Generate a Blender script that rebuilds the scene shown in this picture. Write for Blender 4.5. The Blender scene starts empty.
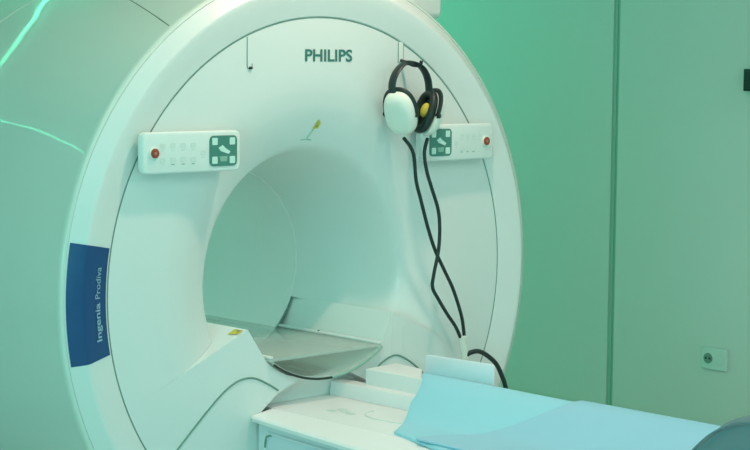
import bpy, bmesh, math
from mathutils import Vector, Matrix
PI = math.pi
C = bpy.context.scene.collection
S = bpy.context.scene
H = 1.02                       # height of the bore axis above the floor

# ------------------------------------------------------------------ materials
def mat(name, col, rough=.4, spec=.5, coat=0, noise=0, scale=8, bump=0, trans=0, ior=1.45, metal=0, emis=None, estr=0, sss=0):
    m = bpy.data.materials.new(name); m.use_nodes = True
    nt = m.node_tree; b = nt.nodes['Principled BSDF']
    b.inputs['Base Color'].default_value = (*col, 1)
    b.inputs['Roughness'].default_value = rough
    b.inputs['Specular IOR Level'].default_value = spec
    b.inputs['Metallic'].default_value = metal
    b.inputs['Coat Weight'].default_value = coat
    b.inputs['Coat Roughness'].default_value = .035
    b.inputs['Transmission Weight'].default_value = trans
    b.inputs['IOR'].default_value = ior
    if emis:
        b.inputs['Emission Color'].default_value = (*emis, 1)
        b.inputs['Emission Strength'].default_value = estr
    if noise or bump:
        tc = nt.nodes.new('ShaderNodeTexCoord')
        nz = nt.nodes.new('ShaderNodeTexNoise'); nz.inputs['Scale'].default_value = scale; nz.inputs['Detail'].default_value = 4
        nt.links.new(tc.outputs['Object'], nz.inputs['Vector'])
        if noise:
            r = nt.nodes.new('ShaderNodeValToRGB')
            r.color_ramp.elements[0].color = (*[c*(1-noise) for c in col], 1)
            r.color_ramp.elements[1].color = (*[min(1, c*(1+noise)) for c in col], 1)
            nt.links.new(nz.outputs['Fac'], r.inputs['Fac']); nt.links.new(r.outputs['Color'], b.inputs['Base Color'])
        if bump:
            bp = nt.nodes.new('ShaderNodeBump'); bp.inputs['Strength'].default_value = bump; bp.inputs['Distance'].default_value = .002
            nt.links.new(nz.outputs['Fac'], bp.inputs['Height']); nt.links.new(bp.outputs['Normal'], b.inputs['Normal'])
    return m
M = dict(
    shell = mat('white_shell_plastic', (.76,.835,.805), .34, .45, coat=.25, noise=.015, scale=3),
    body = mat('white_body_plastic', (.67,.79,.71), .42, .4, coat=.5, noise=.015, scale=3),
    liner = mat('bore_liner_plastic', (.80,.86,.83), .45, .4, noise=.02, scale=4),
    seam = mat('dark_seam', (.16,.30,.25), .7),
    panel = mat('control_panel_plastic', (.80,.88,.84), .4, .4, noise=.01, scale=10),
    display = mat('display_glass', (.07,.25,.20), .3, .5, noise=.05, scale=30),
    icon = mat('display_icon', (.62,.86,.78), .5),
    key = mat('embossed_key', (.70,.80,.75), .45),
    red = mat('red_button', (.36,.06,.03), .35, noise=.05, scale=60),
    cap = mat('button_centre', (.45,.22,.16), .5),
    logo = mat('logo_teal', (.045,.20,.17), .5),
    blue = mat('blue_label', (.003,.065,.21), .33, .5, coat=.2, noise=.03, scale=12),
    letter = mat('pale_lettering', (.30,.52,.62), .5),
    yellow = mat('yellow_label', (.62,.55,.03), .5, noise=.1, scale=80),
    foam = mat('yellow_foam', (.70,.68,.10), .9, .1, bump=.6, scale=220, noise=.1),
    black = mat('black_plastic', (.012,.030,.027), .42, .5, noise=.1, scale=40),
    rubber = mat('black_rubber_tube', (.020,.036,.033), .5, .4, noise=.1, scale=60),
    cup = mat('white_cup_plastic', (.82,.87,.78), .35, .5, noise=.01, scale=20),
    clear = None,
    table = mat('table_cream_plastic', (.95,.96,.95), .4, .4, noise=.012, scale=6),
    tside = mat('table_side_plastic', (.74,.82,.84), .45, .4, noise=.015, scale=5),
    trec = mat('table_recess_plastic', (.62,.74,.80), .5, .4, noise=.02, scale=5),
    aqua = mat('aqua_vinyl_pad', (.36,.74,.86), .42, .4, noise=.02, scale=9, bump=.08),
    aqua2 = mat('blue_vinyl_mattress', (.36,.655,.80), .42, .4, noise=.02, scale=9, bump=.08),
    board = mat('pale_aqua_board', (.88,.90,.94), .4, .4, noise=.02, scale=9),
    grey = mat('grey_vinyl_bolster', (.15,.24,.26), .5, .4, noise=.03, scale=12, bump=.1),
    wall = mat('painted_wall', (.58,.68,.62), .6, .3, noise=.012, scale=2),
    gap = mat('wall_joint', (.27,.50,.40), .6),
    base = mat('baseboard_paint', (.50,.64,.46), .5),
    floor = mat('vinyl_floor', (.78,.82,.80), .4, .4, noise=.05, scale=5),
    ceil = mat('ceiling_paint', (.84,.87,.85), .8),
    socket = mat('socket_plastic', (.56,.70,.64), .4),
    led = mat('green_led', (.1,.9,.5), .5, emis=(.12,1,.55), estr=8),
    lamp = mat('lamp_diffuser', (.9,.95,.9), .5, emis=(.85,1,.9), estr=.3),
    pane = mat('window_pane', (.5,.7,.62), .1, .5, emis=(.42,1,.86), estr=.3),  # glow of the two added fill panels in the unseen walls
    white = mat('white_wall', (.84,.88,.86), .6, .3, noise=.012, scale=2),
    metal = mat('painted_metal', (.6,.66,.62), .4, metal=.3),
)

def thin_clear(name, tint, haze):
    m = bpy.data.materials.new(name); m.use_nodes = True; nt = m.node_tree
    b = nt.nodes['Principled BSDF']; b.inputs['Base Color'].default_value = (.84,.95,.90,1); b.inputs['Roughness'].default_value = .12
    t = nt.nodes.new('ShaderNodeBsdfTransparent'); t.inputs['Color'].default_value = (*tint, 1)
    x = nt.nodes.new('ShaderNodeMixShader'); x.inputs['Fac'].default_value = haze
    nt.links.new(t.outputs[0], x.inputs[1]); nt.links.new(b.outputs[0], x.inputs[2])
    nt.links.new(x.outputs[0], nt.nodes['Material Output'].inputs['Surface']); return m
M['clear'] = thin_clear('clear_acrylic', (.97,.995,.98), .38)

# ------------------------------------------------------------------ helpers
def link(name, bm, m, parent=None, smooth=40, recalc=True):
    """one mesh object; verts are given in scene coordinates and moved into the parent's frame"""
    if recalc: bmesh.ops.recalc_face_normals(bm, faces=bm.faces)
    me = bpy.data.meshes.new(name); bm.to_mesh(me); bm.free()
    me.materials.append(m)
    o = bpy.data.objects.new(name, me); C.objects.link(o)
    if smooth:
        for p in me.polygons: p.use_smooth = True
        me.set_sharp_from_angle(angle=math.radians(smooth))
    if parent:
        w = parent; off = Vector()
        while w: off += w.location; w = w.parent
        me.transform(Matrix.Translation(-off)); o.parent = parent
    return o
def tag(o, label=None, cat=None, group=None, kind=None):
    for k, v in (('label',label),('category',cat),('group',group),('kind',kind)):
        if v: o[k] = v
    return o
def thing(name, loc, label, cat, group=None):
    o = bpy.data.objects.new(name, None); C.objects.link(o); o.location = loc; o.empty_display_size = .1
    return tag(o, label, cat, group)
def V(x, y, z): return Vector((x, y, z + H))
def box(bm, x0, x1, y0, y1, z0, z1, bev=0, seg=2, rel=True):
    h = H if rel else 0
    b = bmesh.new(); bmesh.ops.create_cube(b, size=1)
    for v in b.verts:
        v.co = Vector(((x0+x1)/2+v.co.x*(x1-x0), (y0+y1)/2+v.co.y*(y1-y0), (z0+z1)/2+v.co.z*(z1-z0)+h))
    if bev: bmesh.ops.bevel(b, geom=list(b.edges), offset=bev, segments=seg, affect='EDGES', profile=.5)
    merge(bm, b); return bm
def merge(bm, b):
    me = bpy.data.meshes.new('tmp'); b.to_mesh(me); b.free(); bm.from_mesh(me); bpy.data.meshes.remove(me)
def prism(bm, pts, y0, y1, axis='y', bev=0, seg=2):
    """polygon extruded along an axis; pts are (a,b): (x,z) for y, (y,z) for x, (x,y) for z"""
    b = bmesh.new()
    def at(p, t):
        if axis == 'y': return V(p[0], t, p[1])
        if axis == 'x': return V(t, p[0], p[1])
        return V(p[0], p[1], t)
    A = [b.verts.new(at(p, y0)) for p in pts]; B = [b.verts.new(at(p, y1)) for p in pts]
    n = len(pts)
    b.faces.new(A); b.faces.new(B[::-1])
    for i in range(n): b.faces.new((A[i], B[i], B[(i+1)%n], A[(i+1)%n]))
    bmesh.ops.recalc_face_normals(b, faces=b.faces)
    if bev:
        bmesh.ops.bevel(b, geom=[e for e in b.edges if len(e.link_faces)==2 and e.calc_face_angle(0) > .3], offset=bev, segments=seg, affect='EDGES', profile=.5)
    merge(bm, b); return bm
def lathe(bm, prof, a0=0, a1=2*PI, n=160, close=False):
    """revolve (r, y) about the bore axis; angle from +x towards +z"""
    full = abs(a1-a0-2*PI) < 1e-6
    rings = []
    for i in range(n if full else n+1):
        a = a0+(a1-a0)*i/n
        rings.append([bm.verts.new(V(r*math.cos(a), y, r*math.sin(a))) for r, y in prof])
    m = len(prof)
    for i in range(n):
        A, B = rings[i], rings[(i+1) % len(rings)]
        for j in range(m if close else m-1):
            k = (j+1) % m
            bm.faces.new((A[j], B[j], B[k], A[k]))
    if close and not full:
        bm.faces.new(rings[0]); bm.faces.new(rings[-1][::-1])
    return bm
def smoothpath(pts, sub=8):
    P = [Vector(p) for p in pts]; out = []
    for i in range(len(P)-1):
        a, b, c, d = P[max(i-1,0)], P[i], P[i+1], P[min(i+2,len(P)-1)]
        for k in range(sub):
            t = k/sub
            out.append(.5*((2*b)+(c-a)*t+(2*a-5*b+4*c-d)*t*t+(3*b-a-3*c+d)*t**3))
    return out+[P[-1]]
def tube(bm, pts, r, n=10, flat=None):
    """round tube along points; flat=(rx,ry) makes a strap"""
    rings = []; up = None
    for i, p in enumerate(pts):
        t = (pts[min(i+1,len(pts)-1)]-pts[max(i-1,0)]).normalized()
        if up is None:
            up = Vector((0,1,0)) if abs(t.y) < .8 else Vector((1,0,0))
        s = t.cross(up).normalized(); up = s.cross(t).normalized()
        ra, rb = flat if flat else (r, r)
        rings.append([bm.verts.new(p+s*ra*math.cos(2*PI*k/n)+up*rb*math.sin(2*PI*k/n)) for k in range(n)])
    for A, B in zip(rings, rings[1:]):
        for k in range(n): bm.faces.new((A[k], A[(k+1)%n], B[(k+1)%n], B[k]))
    bm.faces.new(rings[0][::-1]); bm.faces.new(rings[-1])
    return bm
def cyl(bm, c, axis, r, h, n=24, r2=None, bev=0):
    b = bmesh.new(); bmesh.ops.create_cone(b, cap_ends=True, segments=n, radius1=r, radius2=r if r2 is None else r2, depth=h)
    if bev: bmesh.ops.bevel(b, geom=[e for e in b.edges if e.calc_face_angle(0) > .8], offset=bev, segments=2, affect='EDGES', profile=.5)
    rot = Vector((0,0,1)).rotation_difference(Vector(axis)).to_matrix().to_4x4()
    b.transform(Matrix.Translation(c) @ rot); merge(bm, b); return bm
def rrect(x0, x1, z0, z1, r, n=5):
    pts = []
    for cx, cz, a in ((x1-r,z1-r,0),(x0+r,z1-r,PI/2),(x0+r,z0+r,PI),(x1-r,z0+r,1.5*PI)):
        for k in range(n+1):
            t = a+PI/2*k/n; pts.append((cx+r*math.cos(t), cz+r*math.sin(t)))
    return pts
def lerp(a, b, t): return a+(b-a)*t
def text_mesh(s, bold=0, ext=.001):
    """letters as a bmesh in the xy plane fitted to a unit box, plus aspect"""
    cu = bpy.data.curves.new('txt', 'FONT'); cu.body = s; cu.size = 1; cu.offset = bold; cu.resolution_u = 4
    o = bpy.data.objects.new('txt', cu); C.objects.link(o)
    dg = bpy.context.evaluated_depsgraph_get(); dg.update()
    me = bpy.data.meshes.new_from_object(o.evaluated_get(dg))
    bpy.data.objects.remove(o); bpy.data.curves.remove(cu)
    bm = bmesh.new(); bm.from_mesh(me); bpy.data.meshes.remove(me)
    xs = [v.co.x for v in bm.verts]; ys = [v.co.y for v in bm.verts]
    x0, x1 = min(xs), max(xs); y0, y1 = min(ys), max(ys)
    for v in bm.verts: v.co = Vector(((v.co.x-x0)/(x1-x0), v.co.y, 0))
    return bm, (x1-x0), y0, y1

# ------------------------------------------------------------------ the room
WX, WB, FZ, CZ = 2.8, 3.9, -H, 2.0
XL, YF = -5.2, -6.0
SEAM0, SEAM1 = 1.022, 1.062
def struct(name, bm, m, smooth=0): return tag(link(name, bm, m, None, smooth), kind='structure')
struct('floor', box(bmesh.new(), XL, WX+.1, YF, WB, FZ-.1, FZ), M['floor'])
struct('ceiling', box(bmesh.new(), XL, WX+.1, YF, WB, CZ, CZ+.1), M['ceil'])
b = bmesh.new()
box(b, WX, WX+.1, YF, SEAM0, FZ, CZ); box(b, WX, WX+.1, SEAM1, WB, FZ, CZ)
struct('wall_right', b, M['wall'])
b = bmesh.new()
box(b, WX+.005, WX+.05, SEAM0, SEAM1, FZ, CZ)
box(b, WX+.001, WX+.010, (SEAM0+SEAM1)/2-.004, (SEAM0+SEAM1)/2+.004, FZ, CZ)
struct('trim_1', b, M['gap'])
struct('wall_back', box(bmesh.new(), XL, WX+.1, WB, WB+.1, FZ, CZ), M['wall'])
struct('wall_left', box(bmesh.new(), XL-.1, XL, YF, WB, FZ, CZ), M['white'])
struct('wall_front', box(bmesh.new(), XL, WX+.1, YF-.1, YF, FZ, CZ), M['white'])
struct('baseboard_right', box(bmesh.new(), WX-.014, WX, YF, WB, FZ, -.942, .004), M['base'])

# double wall socket
so = thing('wall_socket', V(WX, .432, -.63), 'pale double wall socket plate low on the green wall, lower right', 'socket')
link('cover_plate', prism(bmesh.new(), rrect(.362, .502, -.678, -.580, .006), WX-.010, WX, 'x', .003), M['socket'], so)
for cy, half in ((.466, 0), (.398, 1)):
    b = bmesh.new(); cyl(b, V(WX-.0105, cy, -.628), (-1,0,0), .024, .003, 28)
    f = link('socket_face', b, M['socket'] if half else M['seam'], so)
    if half: continue
    b = bmesh.new()
    for d in (-.010, .010): cyl(b, V(WX-.0125, cy+d, -.628), (-1,0,0), .005, .003, 12)
    link('contact_hole', b, M['black'], f)
# black wall box at the right edge
wb = thing('wall_mounted_box', V(WX-.03, .22, .585), 'small black box mounted on the green wall at the right edge', 'box')
link('housing', box(bmesh.new(), WX-.045, WX, .10, .293, .588, .686, .004), M['black'], wb)
link('front_bezel', box(bmesh.new(), WX-.050, WX-.045, .11, .283, .598, .676, .002), M['rubber'], wb)

# ------------------------------------------------------------------ the scanner
sc = thing('mri_scanner', (0, .8, 0), 'large white ring-fronted MRI scanner with a round bore and blue side label', 'scanner')
A0 = -math.atan(.4375); A1 = PI-A0           # the two radial shoulders below the bore
PROF = [(.69,0),(.65,.0015),(.62,.004),(.59,.009),(.56,.0155),(.535,.0235),(.51,.033),(.49,.0415),(.47,.051),(.45,.062),(.436,.072),(.426,.085),(.415,.11),(.402,.16),(.388,.225),(.374,.31),(.357,.41),(.343,.49),(.340,.51)]
# smooth funnel profile
def smooth_prof(pr, k=3):
    q = smoothpath([(r, y, 0) for r, y in pr], k); return [(p.x, p.y) for p in q]
PF = smooth_prof(PROF)
b = bmesh.new()
lathe(b, [(.848,0)]+PF, A0, A1, 150)
link('face_panel', b, M['shell'], sc, 50)
# lower cover: flat front below the shoulders with an arch for the table, its ledges and slot walls run back to the liner
TC = (.018, .096); TR = .424                    # the clear bridge's arc: centre above, radius
def arc_pt(t):                               # t from -1 to 1 across the bridge
    a = math.asin(.247/TR)*t
    return (TC[0]+TR*math.sin(a), TC[1]-TR*math.cos(a))
cz = arc_pt(1)[1]
half = []
def cover_poly():
    pts = []
    pts.append((-.848*math.cos(-A0), -.848*math.sin(-A0)))
    pts.append((-.312, -.1375))
    pts.append((arc_pt(-1)[0]-.006, arc_pt(-1)[1]))
    for i in range(1, 6): 
        p = arc_pt(-1+i*.12); pts.append((p[0]-.003, p[1]-.006))
    pts += [(-.185,-.356),(-.283,-.428),(-.245,-.462),(-.0005,-.462),(-.0005,-.848)]
    aL = PI/2; n = 36
    for i in range(1, n+1):
        a = PI+aL+(PI-A0-PI-aL)*i/n; pts.append((.848*math.cos(a), .848*math.sin(a)))
    return pts[:-1]
def cover_poly_right():
    n = 36; pts = [(.0005,-.848),(.0005,-.462),(.25,-.462),(.29,-.425),(.20,-.356)]
    for i in range(6):
        p = arc_pt(.40+i*.12); pts.append((p[0]+.003, p[1]-.006))
    pts.append((arc_pt(1)[0]+.006, arc_pt(1)[1]))
    pts.append((.322, -.1375))
    pts.append((.848*math.cos(-A0), -.848*math.sin(-A0)))
    n = 26
    # outer rim down the right side to the foot of the opening
    aL = PI/2
    for i in range(1, n):
        a = A0+(-aL-A0)*i/n; pts.append((.848*math.cos(a), .848*math.sin(a)))
    return pts
for fn in (cover_poly, cover_poly_right):
    b = bmesh.new(); prism(b, fn(), 0, .53)
    link('lower_cover', b, M['shell'], sc, 30)
# pale plate added under the bridge so the opening does not go black
b = bmesh.new()
prism(b, [(-.30,-.4015),(-.2,-.30)]+[(p[0], p[1]-.004) for p in [arc_pt(-.8+.16*k) for k in range(11)]]+[(.27,-.30),(.32,-.4015)], .060, .072)
link('slot_back', b, M['shell'], sc, 30)
# bore liner
b = bmesh.new(); lathe(b, [(.340,.510),(.336,.514),(.336,.522),(.339,.527),(.339,1.62),(.36,1.66)], 0, 2*PI, 120)
link('bore_liner', b, M['liner'], sc, 30)
b = bmesh.new(); lathe(b, [(.3445,.506),(.3395,.511)], 0, 2*PI, 120)
link('liner_seam', b, M['seam'], sc)
b = bmesh.new(); box(b, -.05, .05, .55, 1.45, .3335, .3385, .001, 1); link('bore_lamp', b, M['lamp'], sc)
# front ring, its thin lip and the seam round the face panel
b = bmesh.new()
rp = smooth_prof([(.850,.006),(.8515,-.001),(.856,-.003)],3)+[(.90,-.0135),(.940,-.0235)]+smooth_prof([(.940,-.0235),(.951,-.0235),(.958,-.019)],4)[1:]+[(.986,.0045),(.993,.010),(.993,.05)]
lathe(b, rp, 0, 2*PI, 200)
link('front_ring', b, M['shell'], sc, 35)
b = bmesh.new(); lathe(b, [(.846,.0005),(.8465,-.0006),(.8505,-.0006),(.851,.004)], 0, 2*PI, 200)
link('face_seam', b, M['seam'], sc)
b = bmesh.new(); lathe(b, [(.993,.013),(.995,.009),(1.003,.012),(1.006,.018),(1.006,.034),(.997,.040)], 0, 2*PI, 200)
link('ring_lip', b, M['body'], sc, 50)
# body shell: left cover and top cover with seams, rear section
def body_arc(a0, a1, y0, y1, r=1.0):
    b = bmesh.new()
    lathe(b, [(r-.02,y0),(r-.004,y0),(r,y0+.004),(r,y1-.004),(r-.004,y1),(r-.02,y1)], a0, a1, 120, close=True)
    return b
D = math.radians
def slant(y): return D(126-24.5*(y-.036))
def body_arc2(fa, fb, y0, y1, r=1.0, ny=14, n=90):
    b = bmesh.new(); prof = [(r-.02,y0),(r-.004,y0)]+[(r, lerp(y0+.004, y1-.004, k/ny)) for k in range(ny+1)]+[(r-.004,y1),(r-.02,y1)]
    rows = []
    for i in range(n+1):
        rows.append([b.verts.new(V(q*math.cos(lerp(fa(y),fb(y),i/n)), y, q*math.sin(lerp(fa(y),fb(y),i/n)))) for q, y in prof])
    m = len(prof)
    for A, B in zip(rows, rows[1:]):
        for j in range(m): b.faces.new((A[j], B[j], B[(j+1)%m], A[(j+1)%m]))
    b.faces.new(rows[0]); b.faces.new(rows[-1][::-1]); return b
link('side_cover', body_arc2(lambda y: slant(y)+.0022, lambda y: D(262), .036, 1.034), M['body'], sc, 35)
link('side_cover', body_arc2(lambda y: D(-82), lambda y: PI-slant(y)-.0022, .036, 1.034), M['body'], sc, 35)
link('crown_cover', body_arc2(lambda y: PI-slant(y)+.0022, lambda y: slant(y)-.0022, .036, 1.034), M['body'], sc, 35)
link('rear_cover', body_arc(0, 2*PI-1e-4, 1.040, 1.70), M['body'], sc, 35)
b = bmesh.new(); lathe(b, [(.984,.03),(.984,1.69)], 0, 2*PI, 120)
link('inner_drum', b, M['seam'], sc)
b = bmesh.new(); lathe(b, [(.335,1.66),(.97,1.70),(1.0,1.69)], 0, 2*PI, 120)
link('rear_panel', b, M['shell'], sc)
link('top_housing', box(bmesh.new(), -.25, .660, .10, 1.0, .858, 1.32, .025, 4), M['shell'], sc, 50)
link('pedestal', box(bmesh.new(), -.62, .62, .10, 1.66, FZ, -.80, .02), M['tside'], sc)
# curved seam lines on the lower cover
for s in (-1, 1):
    pts = [(.70,-.60),(.625,-.515),(.54,-.435),(.46,-.365),(.40,-.320),(.345,-.296),(.29,-.295),(.235,-.318),(.185,-.347)]
    if s > 0: pts = [(.72,-.62),(.62,-.50),(.54,-.425),(.47,-.362),(.41,-.318),(.355,-.292),(.315,-.293),(.27,-.312),(.225,-.345)]
    b = bmesh.new(); tube(b, smoothpath([V(s*x, -.0005, z) for x, z in pts]), .0032, 6)
    link('cover_seam', b, M['seam'], sc)
b = bmesh.new()
for x in (.322, .375):
    tube(b, [V(x, -.0002, -.150 if x < .35 else -.19), V(x, -.0002, -.29)], .0016, 6)
link('cover_joint', b, M['key'], sc)
# clear curved bridge across the bore floor
b = bmesh.new()
N = 28; y0, y1 = -.012, 1.5
outer = [arc_pt(-1+2*i/N) for i in range(N+1)]
inner = [(TC[0]+(p[0]-TC[0])*(TR-.006)/TR, TC[1]+(p[1]-TC[1])*(TR-.006)/TR) for p in outer]
prism(b, outer+inner[::-1], y0, y1)
br = link('bore_bridge', b, M['clear'], sc, 30)
b = bmesh.new(); prism(b, [(TC[0]-.246,cz-.002),(TC[0]+.246,cz-.002),(TC[0]+.246,cz+.008),(TC[0]-.246,cz+.008)], -.010, 1.5, bev=.002)
link('bridge_deck', b, M['clear'], br, 30)
b = bmesh.new()
prism(b, [(TC[0]+.232,cz+.0085),(TC[0]+.247,cz+.0085),(TC[0]+.247,cz+.016),(TC[0]+.232,cz+.016)], -.010, 1.5, bev=.002)
prism(b, [(TC[0]-.247,cz+.0085),(TC[0]-.232,cz+.0085),(TC[0]-.232,cz+.016),(TC[0]-.247,cz+.016)], -.010, 1.5, bev=.002)
link('edge_strip', b, M['liner'], br, 30)
b = bmesh.new(); tube(b, [V(p[0], -.013, p[1]-.001) for p in outer[1:15]+[outer[15]]], .004, 8)
link('edge_gasket', b, M['black'], br)
b = bmesh.new(); tube(b, [V(p[0], -.013, p[1]-.001) for p in outer[15:]], .0035, 8)
link('edge_gasket', b, M['gap'], br)
for yy in (.30, .62, .95):
    b = bmesh.new(); cyl(b, V(TC[0]+.2395, yy, cz+.017), (0,0,1), .004, .003, 10)
    link('fixing_screw', b, M['black'], br)

# control panels
def control_panel(x0, x1, s):
    b = bmesh.new(); prism(b, rrect(x0, x1, .372, .496, .018), -.050, -.022, 'y', .006, 3)
    p = link('control_panel', b, M['panel'], sc, 35)
    b = bmesh.new(); prism(b, rrect(x0+.03, x1-.03, .395, .475, .012), -.023, .012, 'y'); link('panel_mount', b, M['shell'], p, 35)
    far, near = (x0, x1) if s < 0 else (x1, x0)      # the stop button sits on the outer end
    din = near+s*(.016 if s < 0 else .040); dout = din+s*.106
    d0, d1 = min(din,dout), max(din,dout)
    b = bmesh.new(); prism(b, rrect(d0, d1, .388, .481, .014), -.0525, -.048, 'y')
    link('display', b, M['display'], p, 30)
    b = bmesh.new(); cx = (d0+d1)/2
    for ux in (-.034,.034):
        for uz in (-.028,.029): prism(b, rrect(cx+ux-.0105, cx+ux+.0105, .4345+uz-.011, .4345+uz+.011, .003), -.0532, -.0515, 'y')
    prism(b, [(cx-.020,.444),(cx-.004,.452),(cx+.008,.442),(cx+.026,.432),(cx+.020,.424),(cx-.012,.434)], -.0532, -.0515, 'y')
    link('display_icon', b, M['icon'], p, 0)
    b = bmesh.new(); prism(b, [(cx-.016,.418),(cx+.016,.418),(cx+.012,.402),(cx-.012,.402)], -.0530, -.0515, 'y')
    link('display_icon', b, M['gap'], p, 0)
    bx = far-s*.040
    b = bmesh.new(); cyl(b, V(bx, -.052, .434), (0,-1,0), .0195, .007, 28, bev=.003); link('button_collar', b, M['cup'], p)
    b = bmesh.new(); cyl(b, V(bx, -.0565, .434), (0,-1,0), .0145, .005, 24, bev=.0015); bt = link('stop_button', b, M['red'], p)
    b = bmesh.new(); cyl(b, V(bx, -.0592, .434), (0,-1,0), .0050, .002, 16); link('button_centre', b, M['cap'], p)
    a, c = far-s*.072, dout+s*.024
    k = 0
    for i in range(5):
        kx = a+(c-a)*i/4
        for kz in ((.455,.413) if i < 4 else (.430,)):
            b = bmesh.new(); prism(b, rrect(kx-.010, kx+.010, kz-.007, kz+.007, .004, 3), -.0508, -.049, 'y')
            link('key', b, M['key'], p, 0)
            b = bmesh.new(); prism(b, rrect(kx-.006, kx+.006, kz-.0155, kz-.0125, .001, 2), -.0506, -.049, 'y')
            link('key_mark', b, M['gap' if i in (1,2,3) and kz < .44 else 'key'], p, 0)
    return p
control_panel(-.755, -.384, -1)
control_panel(.404, .763, 1)

# maker's lettering on the face
b, w, t0, t1 = text_mesh('PHILIPS', .024)
for v in b.verts:
    u, q = v.co.x, (v.co.y-t0)/(t1-t0)
    v.co = V(-.078+.206*u, -.0015, .707+.040*q)
link('face_lettering', b, M['logo'], sc, 0)
# blue label wrapped over the ring's left side
b = bmesh.new()
lp = [(.8575,-.0048),(.90,-.0150),(.940,-.0250),(.951,-.0250),(.958,-.0202),(.990,.0065)]
lathe(b, lp, PI-.184, PI+.187, 24)
lab = link('side_label', b, M['blue'], sc, 30)
def ring_text(s, p0, p1, rb, hh, bold):
    b, w, t0, t1 = text_mesh(s, bold)
    for v in b.verts:
        ph = p0+(p1-p0)*v.co.x
        r = rb+hh*(v.co.y/.70)
        yy = -.0048-(r-.8575)*.24-.0022
        v.co = V(-r*math.cos(ph), yy, r*math.sin(ph))
    return b
link('label_lettering', ring_text('Ingenia', -.128, .000, .8840, .0205, .018), M['letter'], lab, 0)
link('label_lettering', ring_text('Prodiva', .014, .118, .8840, .0205, .004), M['letter'], lab, 0)

# hanger strips let into the face and the hook
b = bmesh.new(); prism(b, rrect(.341, .361, .706, .774, .004), -.003, .001, 'y', .001, 1); h = link('hanger_strip', b, M['panel'], sc)
b = bmesh.new()
for x in (.3395, .3625): tube(b, [V(x, -.0008, .705), V(x, -.0008, .772)], .0016, 6)
link('strip_seam', b, M['seam'], h)
b = bmesh.new(); tube(b, smoothpath([V(.351,-.002,.712), V(.351,-.03,.706), V(.351,-.062,.697), V(.351,-.092,.698), V(.351,-.100,.712)], 5), .006, 8)
link('hook', b, M['black'], h)
b = bmesh.new(); prism(b, rrect(-.3165, -.2995, .685, .786, .006), -.002, .001, 'y', .001, 1); h = link('hanger_strip', b, M['shell'], sc)
b = bmesh.new(); tube(b, [V(-.318,-.0008,.782), V(-.318,-.0008,.690), V(-.314,-.0008,.684), V(-.302,-.0008,.684), V(-.298,-.0008,.690), V(-.298,-.0008,.70)], .0014, 6)
link('strip_seam', b, M['seam'], h)
b = bmesh.new(); box(b, -.312, -.299, -.006, 0, .682, .690, .001, 1); link('clip', b, M['black'], h)

# small yellow labels
def fun_y(r):
    for (r0, q0), (r1, q1) in zip(PF, PF[1:]):
        if r1 <= r <= r0: return q0+(q1-q0)*(r0-r)/(r0-r1+1e-9)
    return 0
def on_funnel(pts, lift=.003):
    b = bmesh.new(); b.faces.new([b.verts.new(V(x, fun_y(math.hypot(x,z))-lift, z)) for x, z in pts]); return b
g = on_funnel([(-.006,.488),(.016,.490),(.019,.507),(.008,.520)]); wl = link('warning_label', g, M['yellow'], sc, 0)
link('label_symbol', on_funnel([(.002,.494),(.010,.495),(.008,.505)], .004), M['seam'], wl, 0)
b = bmesh.new(); tube(b, [V(x, fun_y(math.hypot(x,z))-.001, z) for x, z in ((-.018,.458),(-.010,.472),(-.002,.488))], .0022, 6)
tube(b, [V(x, fun_y(math.hypot(x,z))-.0005, z) for x, z in ((-.042,.452),(-.018,.455),(.004,.451))], .0016, 6)
link('alignment_mark', b, M['gap'], sc)
# on the left ledge (a plane through the axis direction at angle A1)
def on_ledge(pts, lift=.0015):
    b = bmesh.new(); n = (-.4, .916); d = (-math.cos(-A0), -math.sin(-A0))
    b.faces.new([b.verts.new(V(r*d[0]+n[0]*lift, y, r*d[1]+n[1]*lift)) for r, y in pts]); return b
wl = link('warning_label', on_ledge([(.352,.010),(.352,.052),(.385,.050),(.378,.012)]), M['yellow'], sc, 0)
link('label_symbol', on_ledge([(.356,.018),(.356,.034),(.368,.026)], .0025), M['seam'], wl, 0)

# ------------------------------------------------------------------ the patient table
tb = thing('patient_table', (0, -1.0, 0), 'cream patient table docked into the front of the scanner', 'table')
Z0 = -.402; YE = -2.35
top = [(-.29,.20),(.29,.20),(.30,-.02),(.36,-.05),(.38,YE),(-.36,YE),(-.205,-.55),(-.205,.02),(-.205,.20)]
b = bmesh.new()
prism(b, [(-.203,.071),(.24,.071),(.24,.0),(.36,-.04),(.37,YE),(-.203,YE)], Z0-.030, Z0, 'z', .003)
link('tabletop', b, M['table'], tb, 40)
# bevelled left edge strip beside its seam
b = bmesh.new()
def edge_strip():
    rows = []
    for y, xo in ((-.002,-.300),(-.010,-.305),(-.27,-.338),(-.54,-.372),(-1.0,-.40),(YE,-.42)):
        rows.append([(-.206,y,Z0-.030),(-.206,y,Z0-.003),(-.209,y,Z0),(xo+.006,y,Z0-.012),(xo,y,Z0-.018),(xo+.004,y,Z0-.030)])
    vs = [[b.verts.new(V(*p)) for p in r] for r in rows]
    for A, B in zip(vs, vs[1:]):
        for j in range(6): b.faces.new((A[j], B[j], B[(j+1)%6], A[(j+1)%6]))
    b.faces.new(vs[0]); b.faces.new(vs[-1][::-1])
edge_strip()
link('edge_strip', b, M['table'], tb, 30)
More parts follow.
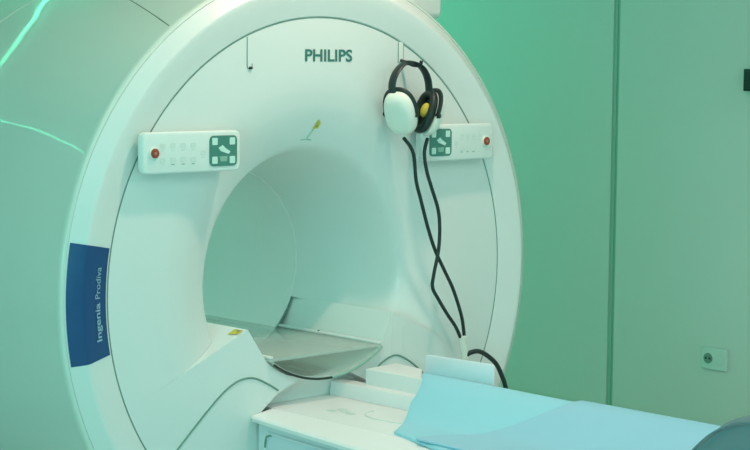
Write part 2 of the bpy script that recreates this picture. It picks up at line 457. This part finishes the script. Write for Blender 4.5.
# body below the top with a recessed side panel
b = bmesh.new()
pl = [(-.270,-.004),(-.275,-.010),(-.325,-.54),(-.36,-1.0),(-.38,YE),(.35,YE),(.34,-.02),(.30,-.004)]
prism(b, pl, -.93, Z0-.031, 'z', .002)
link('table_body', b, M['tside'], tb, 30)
def on_side(y, z, out=0):
    x = -.275-(.05/.53)*(-.010-y)
    return V(x-out, y, z)
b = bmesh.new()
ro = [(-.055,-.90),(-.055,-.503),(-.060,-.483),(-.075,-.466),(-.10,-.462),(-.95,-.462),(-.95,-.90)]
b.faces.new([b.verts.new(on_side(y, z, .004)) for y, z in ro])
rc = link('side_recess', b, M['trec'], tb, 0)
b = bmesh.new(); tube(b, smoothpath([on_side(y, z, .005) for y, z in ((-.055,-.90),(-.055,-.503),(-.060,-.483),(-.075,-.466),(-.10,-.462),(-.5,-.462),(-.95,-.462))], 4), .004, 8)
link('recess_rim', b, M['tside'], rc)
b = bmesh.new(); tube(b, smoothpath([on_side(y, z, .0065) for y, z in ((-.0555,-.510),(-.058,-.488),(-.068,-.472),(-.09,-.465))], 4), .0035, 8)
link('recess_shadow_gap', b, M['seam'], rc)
link('plinth', prism(bmesh.new(), [(-.30,-.10),(.30,-.10),(.30,YE+.1),(-.30,YE+.1)], FZ, -.93, 'z', .006), M['trec'], tb)
# stepped rails on the right half
b = bmesh.new(); prism(b, [(.086,Z0),(.094,Z0+.046),(.11,Z0+.048),(.15,Z0+.048),(.15,Z0)], -1.9, .055, bev=.003); link('step_rail', b, M['table'], tb, 30)
b = bmesh.new(); prism(b, [(.130,-.075),(.285,-.060),(.270,-.200),(.165,-.300),(.165,-1.9),(.130,-1.9)], Z0, -.302, 'z', bev=.004); link('side_rail', b, M['table'], tb, 30)
# small marks and grip on the top
b = bmesh.new()
for x, y in ((-.095,-.16),(-.075,-.20),(-.06,-.17),(-.085,-.235)): box(b, x-.012, x+.012, y-.014, y+.014, Z0, Z0+.002, .0008, 1)
link('top_mark', b, M['key'], tb)
b = bmesh.new(); tube(b, smoothpath([V(x, y, Z0+.001) for x, y in ((.005,-.25),(-.055,-.27),(-.085,-.34),(-.072,-.46),(-.04,-.50),(.0,-.49))], 5), .0022, 6)
link('grip_outline', b, M['key'], tb)

# pads: a sheet lying on the flat left half and rising over the rails
def padz(x):
    t = min(1, max(0, (x+.10)/.24)); t = t*t*(3-2*t)
    return -.388+t*(.1045)
def pad(outline_fn, n, m, th, lift):
    """outline_fn(u, v) -> (x, y), closed slab of thickness th following padz"""
    b = bmesh.new(); T = []; B = []
    for i in range(n+1):
        tr, br_ = [], []
        for j in range(m+1):
            u, v = i/n, j/m
            x, y = outline_fn(u, v)
            e = min(u, 1-u)*n; f = min(v, 1-v)*m
            z = padz(x)+lift
            k = 0 if (e > .5 and f > .5) else th*.35
            tr.append(b.verts.new(V(x, y, z-k))); br_.append(b.verts.new(V(x, y, z-th)))
        T.append(tr); B.append(br_)
    for i in range(n):
        for j in range(m):
            b.faces.new((T[i][j], T[i+1][j], T[i+1][j+1], T[i][j+1]))
            b.faces.new((B[i][j], B[i][j+1], B[i+1][j+1], B[i+1][j]))
    for i in range(n):
        b.faces.new((T[i][0], B[i][0], B[i+1][0], T[i+1][0])); b.faces.new((T[i][m], T[i+1][m], B[i+1][m], B[i][m]))
    for j in range(m):
        b.faces.new((T[0][j], T[0][j+1], B[0][j+1], B[0][j])); b.faces.new((T[n][j], B[n][j], B[n][j+1], T[n][j+1]))
    return b
def head_outline(u, v):                      # u across left->right, v from the bore end back
    x0, y0 = lerp(-.195, .170, u), lerp(-.545, -.305, u)
    if .55 < u < .95: y0 -= .02*math.sin((u-.55)/.4*PI)
    x1, y1 = lerp(-.34, .150, u), lerp(-1.05, -1.10, u)
    return lerp(x0, x1, v), lerp(y0, y1, v)
hp_ = tag(link('head_pad', pad(head_outline, 40, 30, .012, -.002), M['aqua'], None, 40),
    'thin aqua vinyl pad at the scanner end of the table', 'pad')
def mat_outline(u, v):
    x0 = lerp(-.247, .152, u)
    t = min(1, max(0, (u-.1)/.9)); y0 = -.69-.29*t*t*(3-2*t)
    x1, y1 = lerp(-.34, .155, u), -2.28
    return lerp(x0, x1, v), lerp(y0, y1, v)
tag(link('mattress', pad(mat_outline, 40, 40, .008, .007), M['aqua2'], None, 40),
    'long pale blue mattress lying over the table, foot end at lower right', 'mattress')
# upright board beside the pad
b = bmesh.new(); prism(b, [(-.312,-.290),(-.312,-.236),(-.318,-.230),(-.600,-.225),(-.606,-.231),(-.606,-.290)], .172, .182, 'x', .002)
bd = tag(link('side_board', b, M['board'], None, 30), 'upright pale aqua board standing along the far edge of the pad', 'board')
# bolster at the foot
def bolster():
    b = bmesh.new(); rows = []; n = 24
    prof = [(-1.575,0),(-1.612,.25),(-1.655,.50),(-1.691,.633),(-1.72,.75),(-1.744,.83),(-1.779,.904),(-1.838,.975),(-1.92,1),(-2.05,1),(-2.11,.92),(-2.15,.66),(-2.16,0)]
    for i in range(n+1):
        x = lerp(-.24, .125, i/n); z0 = padz(x)+.0075; e = min(1, min(i, n-i)/2.0)**.5
        rows.append([b.verts.new(V(x, y, z0+h*(1-.10*(1-e))*(-.140-z0))) for y, h in prof])
    m = len(prof)
    for A, B in zip(rows, rows[1:]):
        for j in range(m): b.faces.new((A[j], B[j], B[(j+1)%m], A[(j+1)%m]))
    b.faces.new(rows[0]); b.faces.new(rows[-1][::-1]); return b
b = bolster()
bo = thing('leg_bolster', V(0,-1.85,-.38), 'dark grey-green rounded leg bolster on the mattress, lower right corner', 'bolster')
link('cushion', b, M['grey'], bo, 50)
b = bmesh.new(); tube(b, smoothpath([V(-.2405,y,z) for y, z in ((-1.60,-.335),(-1.66,-.268),(-1.72,-.210),(-1.79,-.172),(-1.86,-.160),(-2.05,-.158))], 4), .003, 6)
link('piping', b, M['grey'], bo)

# ------------------------------------------------------------------ headphones
HY = -.072
hp = thing('headphones', V(.345, HY, .46), 'black and white ear defender headphones hanging from the hook on the scanner face', 'headphones')
b = bmesh.new()
band = smoothpath([V(.247,HY,.590), V(.243,HY,.635), V(.262,HY,.675), V(.300,HY,.703), V(.345,HY,.704), V(.385,HY,.686), (.410,HY,.650+H), V(.418,HY,.605)], 6)
tube(b, band, .009, 12, flat=(.0065,.017)); hb = link('headband', b, M['black'], hp)
b = bmesh.new(); box(b, .300, .320, HY-.019, HY+.019, .697, .713, .004); link('band_clip', b, M['rubber'], hb)
def cup(cx, cz, s, tilt):
    """s=+1: outer face towards -x (left cup); s=-1: outer face towards +x"""
    R = Matrix.Translation(V(cx, HY, cz)) @ Matrix.Rotation(.35 if s > 0 else -.20, 4, 'Z') @ Matrix.Rotation(tilt, 4, 'Y')
    def sup(a, p): c = math.cos(a); return math.copysign(abs(c)**p, c)
    def dome(ry, rz, depth, x0, n=36, m=10):
        b = bmesh.new(); rings = []
        for j in range(m):
            t = j/m*PI/2
            rings.append([b.verts.new(R @ Vector((-s*(x0+depth*math.sin(t)**.8), ry*sup(2*PI*k/n,.8)*math.cos(t)**.55, rz*sup(2*PI*k/n-PI/2,.8)*math.cos(t)**.55))) for k in range(n)])
        tip = b.verts.new(R @ Vector((-s*(x0+depth),0,0)))
        for A, B in zip(rings, rings[1:]):
            for k in range(n): b.faces.new((A[k], A[(k+1)%n], B[(k+1)%n], B[k]))
        for k in range(n): b.faces.new((rings[-1][k], rings[-1][(k+1)%n], tip))
        b.faces.new(rings[0])
        return b
    c = link('ear_cup', dome(.056, .078, .042, .008), M['cup'], hp, 60)
    def ring(ry, rz, x, r, a0, a1, flat=None, n=40, x2=None):
        pts = []
        for k in range(n+1):
            a = a0+(a1-a0)*k/n
            pts.append(R @ Vector((-s*x, ry*sup(a,.85), rz*sup(a-PI/2,.85))))
        b = bmesh.new(); tube(b, pts, r, 10, flat); return b
    link('cushion_ring', ring(.040, .063, -.006, .014, 0, 2*PI), M['black'], c)
    b = bmesh.new(); bb = [R @ Vector((s*.002, .034*math.cos(a), .056*math.sin(a))) for a in [2*PI*k/30 for k in range(30)]]
    b.faces.new([b.verts.new(p) for p in bb]); link('inner_face', b, M['rubber'], c, 0)
    if s < 0:
        b = bmesh.new(); bmesh.ops.create_uvsphere(b, u_segments=18, v_segments=10, radius=1)
        b.transform(R @ Matrix.Translation((-.008,-.002,.004)) @ Matrix.Diagonal((.012,.021,.026,1))); link('foam_disc', b, M['foam'], c)
    yk = link('yoke', ring(.056, .081, .012, .007, -.05 if s > 0 else -.05, PI+.05, (.007,.009)), M['black'], c)
    for a in (-.05, PI+.05):
        b = bmesh.new(); cyl(b, R @ Vector((-s*.014, .056*sup(a,.85), .081*sup(a-PI/2,.85))), (1,0,0), .009, .012, 14)
        link('pivot', b, M['black'], yk)
    b = bmesh.new(); cyl(b, R @ Vector((-s*.010, 0, -.078)), (0,0,1), .008, .022, 12); link('tube_port', b, M['cup'], c)
cup(.292, .546, 1, -.38)
cup(.404, .540, -1, .34)
YT = -.062
# right tube keeps clear of the left one where the two cross and then runs beside it
trr = smoothpath([V(.412,HY,.452), V(.396,-.074,.405), V(.405,-.076,.345), V(.428,-.078,.285), V(.460,-.078,.212), V(.470,-.078,.150), V(.464,-.080,.072), V(.447,-.076,-.010), V(.447,-.070,-.058), V(.480,-.066,-.102), V(.530,-.062,-.160), V(.572,-.060,-.205), V(.604,-.056,-.250)], 8)
tl = smoothpath([V(.300,HY,.455), V(.350,-.066,.405), V(.370,YT,.310), V(.393,YT,.245), V(.428,YT,.150), V(.464,YT,.070), V(.512,YT,-.005), V(.557,YT,-.075), V(.598,YT,-.165), V(.618,-.057,-.225), V(.624,-.055,-.266)], 8)
for t in (tl, trr):
    b = bmesh.new(); tube(b, t, .0062, 10); link('air_tube', b, M['rubber'], hp)
b = bmesh.new(); tube(b, [V(.610,-.055,-.246), V(.616,-.055,-.262), V(.626,-.055,-.300), V(.630,-.055,-.325)], .015, 12, flat=(.016,.010)); cn = link('connector', b, M['cup'], hp)
b = bmesh.new(); box(b, .600, .632, -.064, -.046, -.252, -.244, .002); link('connector_collar', b, M['panel'], cn)
b = bmesh.new(); tube(b, smoothpath([V(.632,-.056,-.316), V(.645,-.064,-.306), V(.682,-.070,-.304), V(.730,-.070,-.326), V(.775,-.070,-.360), V(.805,-.070,-.405), V(.828,-.070,-.455), V(.843,-.070,-.55), V(.83,-.08,-.75), V(.80,-.12,-.95), V(.78,-.20,-1.009), V(.70,-.45,-1.009)], 8), .0085, 10)
link('supply_hose', b, M['rubber'], hp)

# ------------------------------------------------------------------ lamps and added fill lights
def lamp(x, y, w, d, label, group=None):  # ceiling fixture; the added fill panels use it too
    t = thing('ceiling_light', V(x, y, CZ), label, 'light', group)
    b = bmesh.new(); box(b, x-w/2-.03, x+w/2+.03, y-d/2-.03, y+d/2+.03, CZ-.018, CZ); link('frame', b, M['metal'], t)
    b = bmesh.new(); box(b, x-w/2, x+w/2, y-d/2, y+d/2, CZ-.022, CZ-.016); link('diffuser', b, M['lamp'], t)
def area(name, loc, rot, sx, sy, e, col):
    l = bpy.data.lights.new(name, 'AREA'); l.shape = 'RECTANGLE'; l.size = sx; l.size_y = sy; l.energy = e; l.color = col
    o = bpy.data.objects.new(name, l); C.objects.link(o); o.location = loc; o.rotation_euler = rot; return o
lamp(-.02, -.66, .30, .22, 'square ceiling light above the scanner front')
area('key_light', V(-.02, -.66, CZ-.03), (0,0,0), .13, .11, 17.5, (1, 0.68, 0.56))
lamp(-2.2, -2.9, 2.4, 2.2, 'large square ceiling light panel over the room left of the table')
area('room_light', V(-2.2, -2.9, CZ-.03), (0,0,0), 2.4, 2.2, 6, (0.1, 1, 0.9))  # added soft cyan-green fill for the whole room
lamp(1.6, -3.2, 1.2, .6, 'long ceiling light over the foot of the table')
area('foot_light', V(1.6, -3.2, CZ-.03), (0,0,0), 1.2, .6, 23, (1, 1, 1))  # added fill that brightens the table
b = bmesh.new(); box(b, -2.7, -.1, YF-.01, YF+.012, -.1, 1.1); struct('window_1', b, M['pane'])  # added glowing panel in the front wall, fill for face and bore
b = bmesh.new()
for x0, x1, z0, z1 in ((-2.76,-.04,1.1,1.16),(-2.76,-.04,-.16,-.1),(-2.76,-2.7,-.1,1.1),(-.1,-.04,-.1,1.1)): box(b, x0, x1, YF, YF+.03, z0, z1)
struct('trim_2', b, M['metal'])  # frame round the added front panel
area('window_light', V(-1.4, YF+.04, .5), (PI/2,0,0), 2.5, 1.15, 5, (0.15, 1, 0.9))  # fill light of the added front panel
lamp(-1.9, -.6, .5, .5, 'square ceiling light on the left side of the scanner')
area('left_light', V(-1.9, -.6, CZ-.03), (0,0,0), .5, .5, 5.5, (1, 0.9, 0.7))
b = bmesh.new(); box(b, XL-.01, XL+.012, -4.2, -1.4, -.1, 1.1); struct('window_2', b, M['pane'])  # added glowing panel in the left wall, fill for the funnel's right side
b = bmesh.new()
for y0, y1, z0, z1 in ((-4.26,-1.34,1.1,1.16),(-4.26,-1.34,-.16,-.1),(-4.26,-4.2,-.1,1.1),(-1.4,-1.34,-.1,1.1)): box(b, XL, XL+.03, y0, y1, z0, z1)
struct('trim_3', b, M['metal'])  # frame round the added left panel
area('side_window_light', V(XL+.04, -2.8, .5), (0,-PI/2,0), 1.15, 2.7, 54, (0.27, 0.94, 0.93))  # fill light of the added left panel
area('bore_light', V(0, 1.0, .325), (0,0,0), .10, .9, 0.9, (0.46, 1, 0.84))
lamp(-.3, -2.1, .4, .4, 'square ceiling light above the middle of the table')
area('front_light', V(-.3, -2.1, CZ-.03), (0,0,0), .4, .4, 4, (1, 0.86, 0.74))
strip = thing('led_strip', V(-.8, 2.95, CZ), 'curving green LED strip on the ceiling behind the scanner', 'light')
cove = smoothpath([V(x, y, CZ-.012) for x, y in ((1.5,3.55),(1.0,3.42),(.62,3.2),(.25,2.93),(-.04,2.77),(-.45,2.72),(-.82,2.84),(-1.25,3.15),(-1.55,3.33),(-1.76,3.31),(-1.93,3.10),(-2.3,3.06),(-2.9,3.0))], 8)
b = bmesh.new(); tube(b, cove, .02, 4, flat=(.03,.012)); link('channel', b, M['metal'], strip)
b = bmesh.new(); tube(b, [p+Vector((0,0,-.016)) for p in cove], .012, 8); link('tube', b, M['led'], strip)
lamp(1.35, 2.85, 1.2, 1.8, 'large green-lit ceiling panel beside the right wall')
area('green_wash', V(1.35, 2.85, CZ-.03), (0,0,0), 1.2, 1.8, 24, (0.04, 1, 0.6))  # added green fill, set where the body does not mirror it in view

w = bpy.data.worlds.new('world'); S.world = w; w.use_nodes = True
w.node_tree.nodes['Background'].inputs[0].default_value = (.5,.9,.7,1); w.node_tree.nodes['Background'].inputs[1].default_value = .3

# ------------------------------------------------------------------ camera
cp = (-3.92, -4.35, .724); yaw, pit, rol, F = .763, -.093, .009, 1803.2
f = Vector((math.sin(yaw)*math.cos(pit), math.cos(yaw)*math.cos(pit), math.sin(pit)))
r = Vector((math.cos(yaw), -math.sin(yaw), 0)); u = r.cross(f)
r2 = r*math.cos(rol)+u*math.sin(rol); u2 = -r*math.sin(rol)+u*math.cos(rol)
cam = bpy.data.cameras.new('camera'); co = bpy.data.objects.new('camera', cam); C.objects.link(co)
cam.sensor_width = 36; cam.lens = F*36/750; cam.clip_end = 60; cam.clip_start = .05
co.matrix_world = Matrix(((r2.x,u2.x,-f.x,cp[0]),(r2.y,u2.y,-f.y,cp[1]),(r2.z,u2.z,-f.z,cp[2]+H),(0,0,0,1)))
S.camera = co
S.view_settings.view_transform = 'Standard'; S.view_settings.look = 'None'
S.view_settings.exposure = .12; S.view_settings.gamma = 1; S.view_settings.use_curve_mapping = False
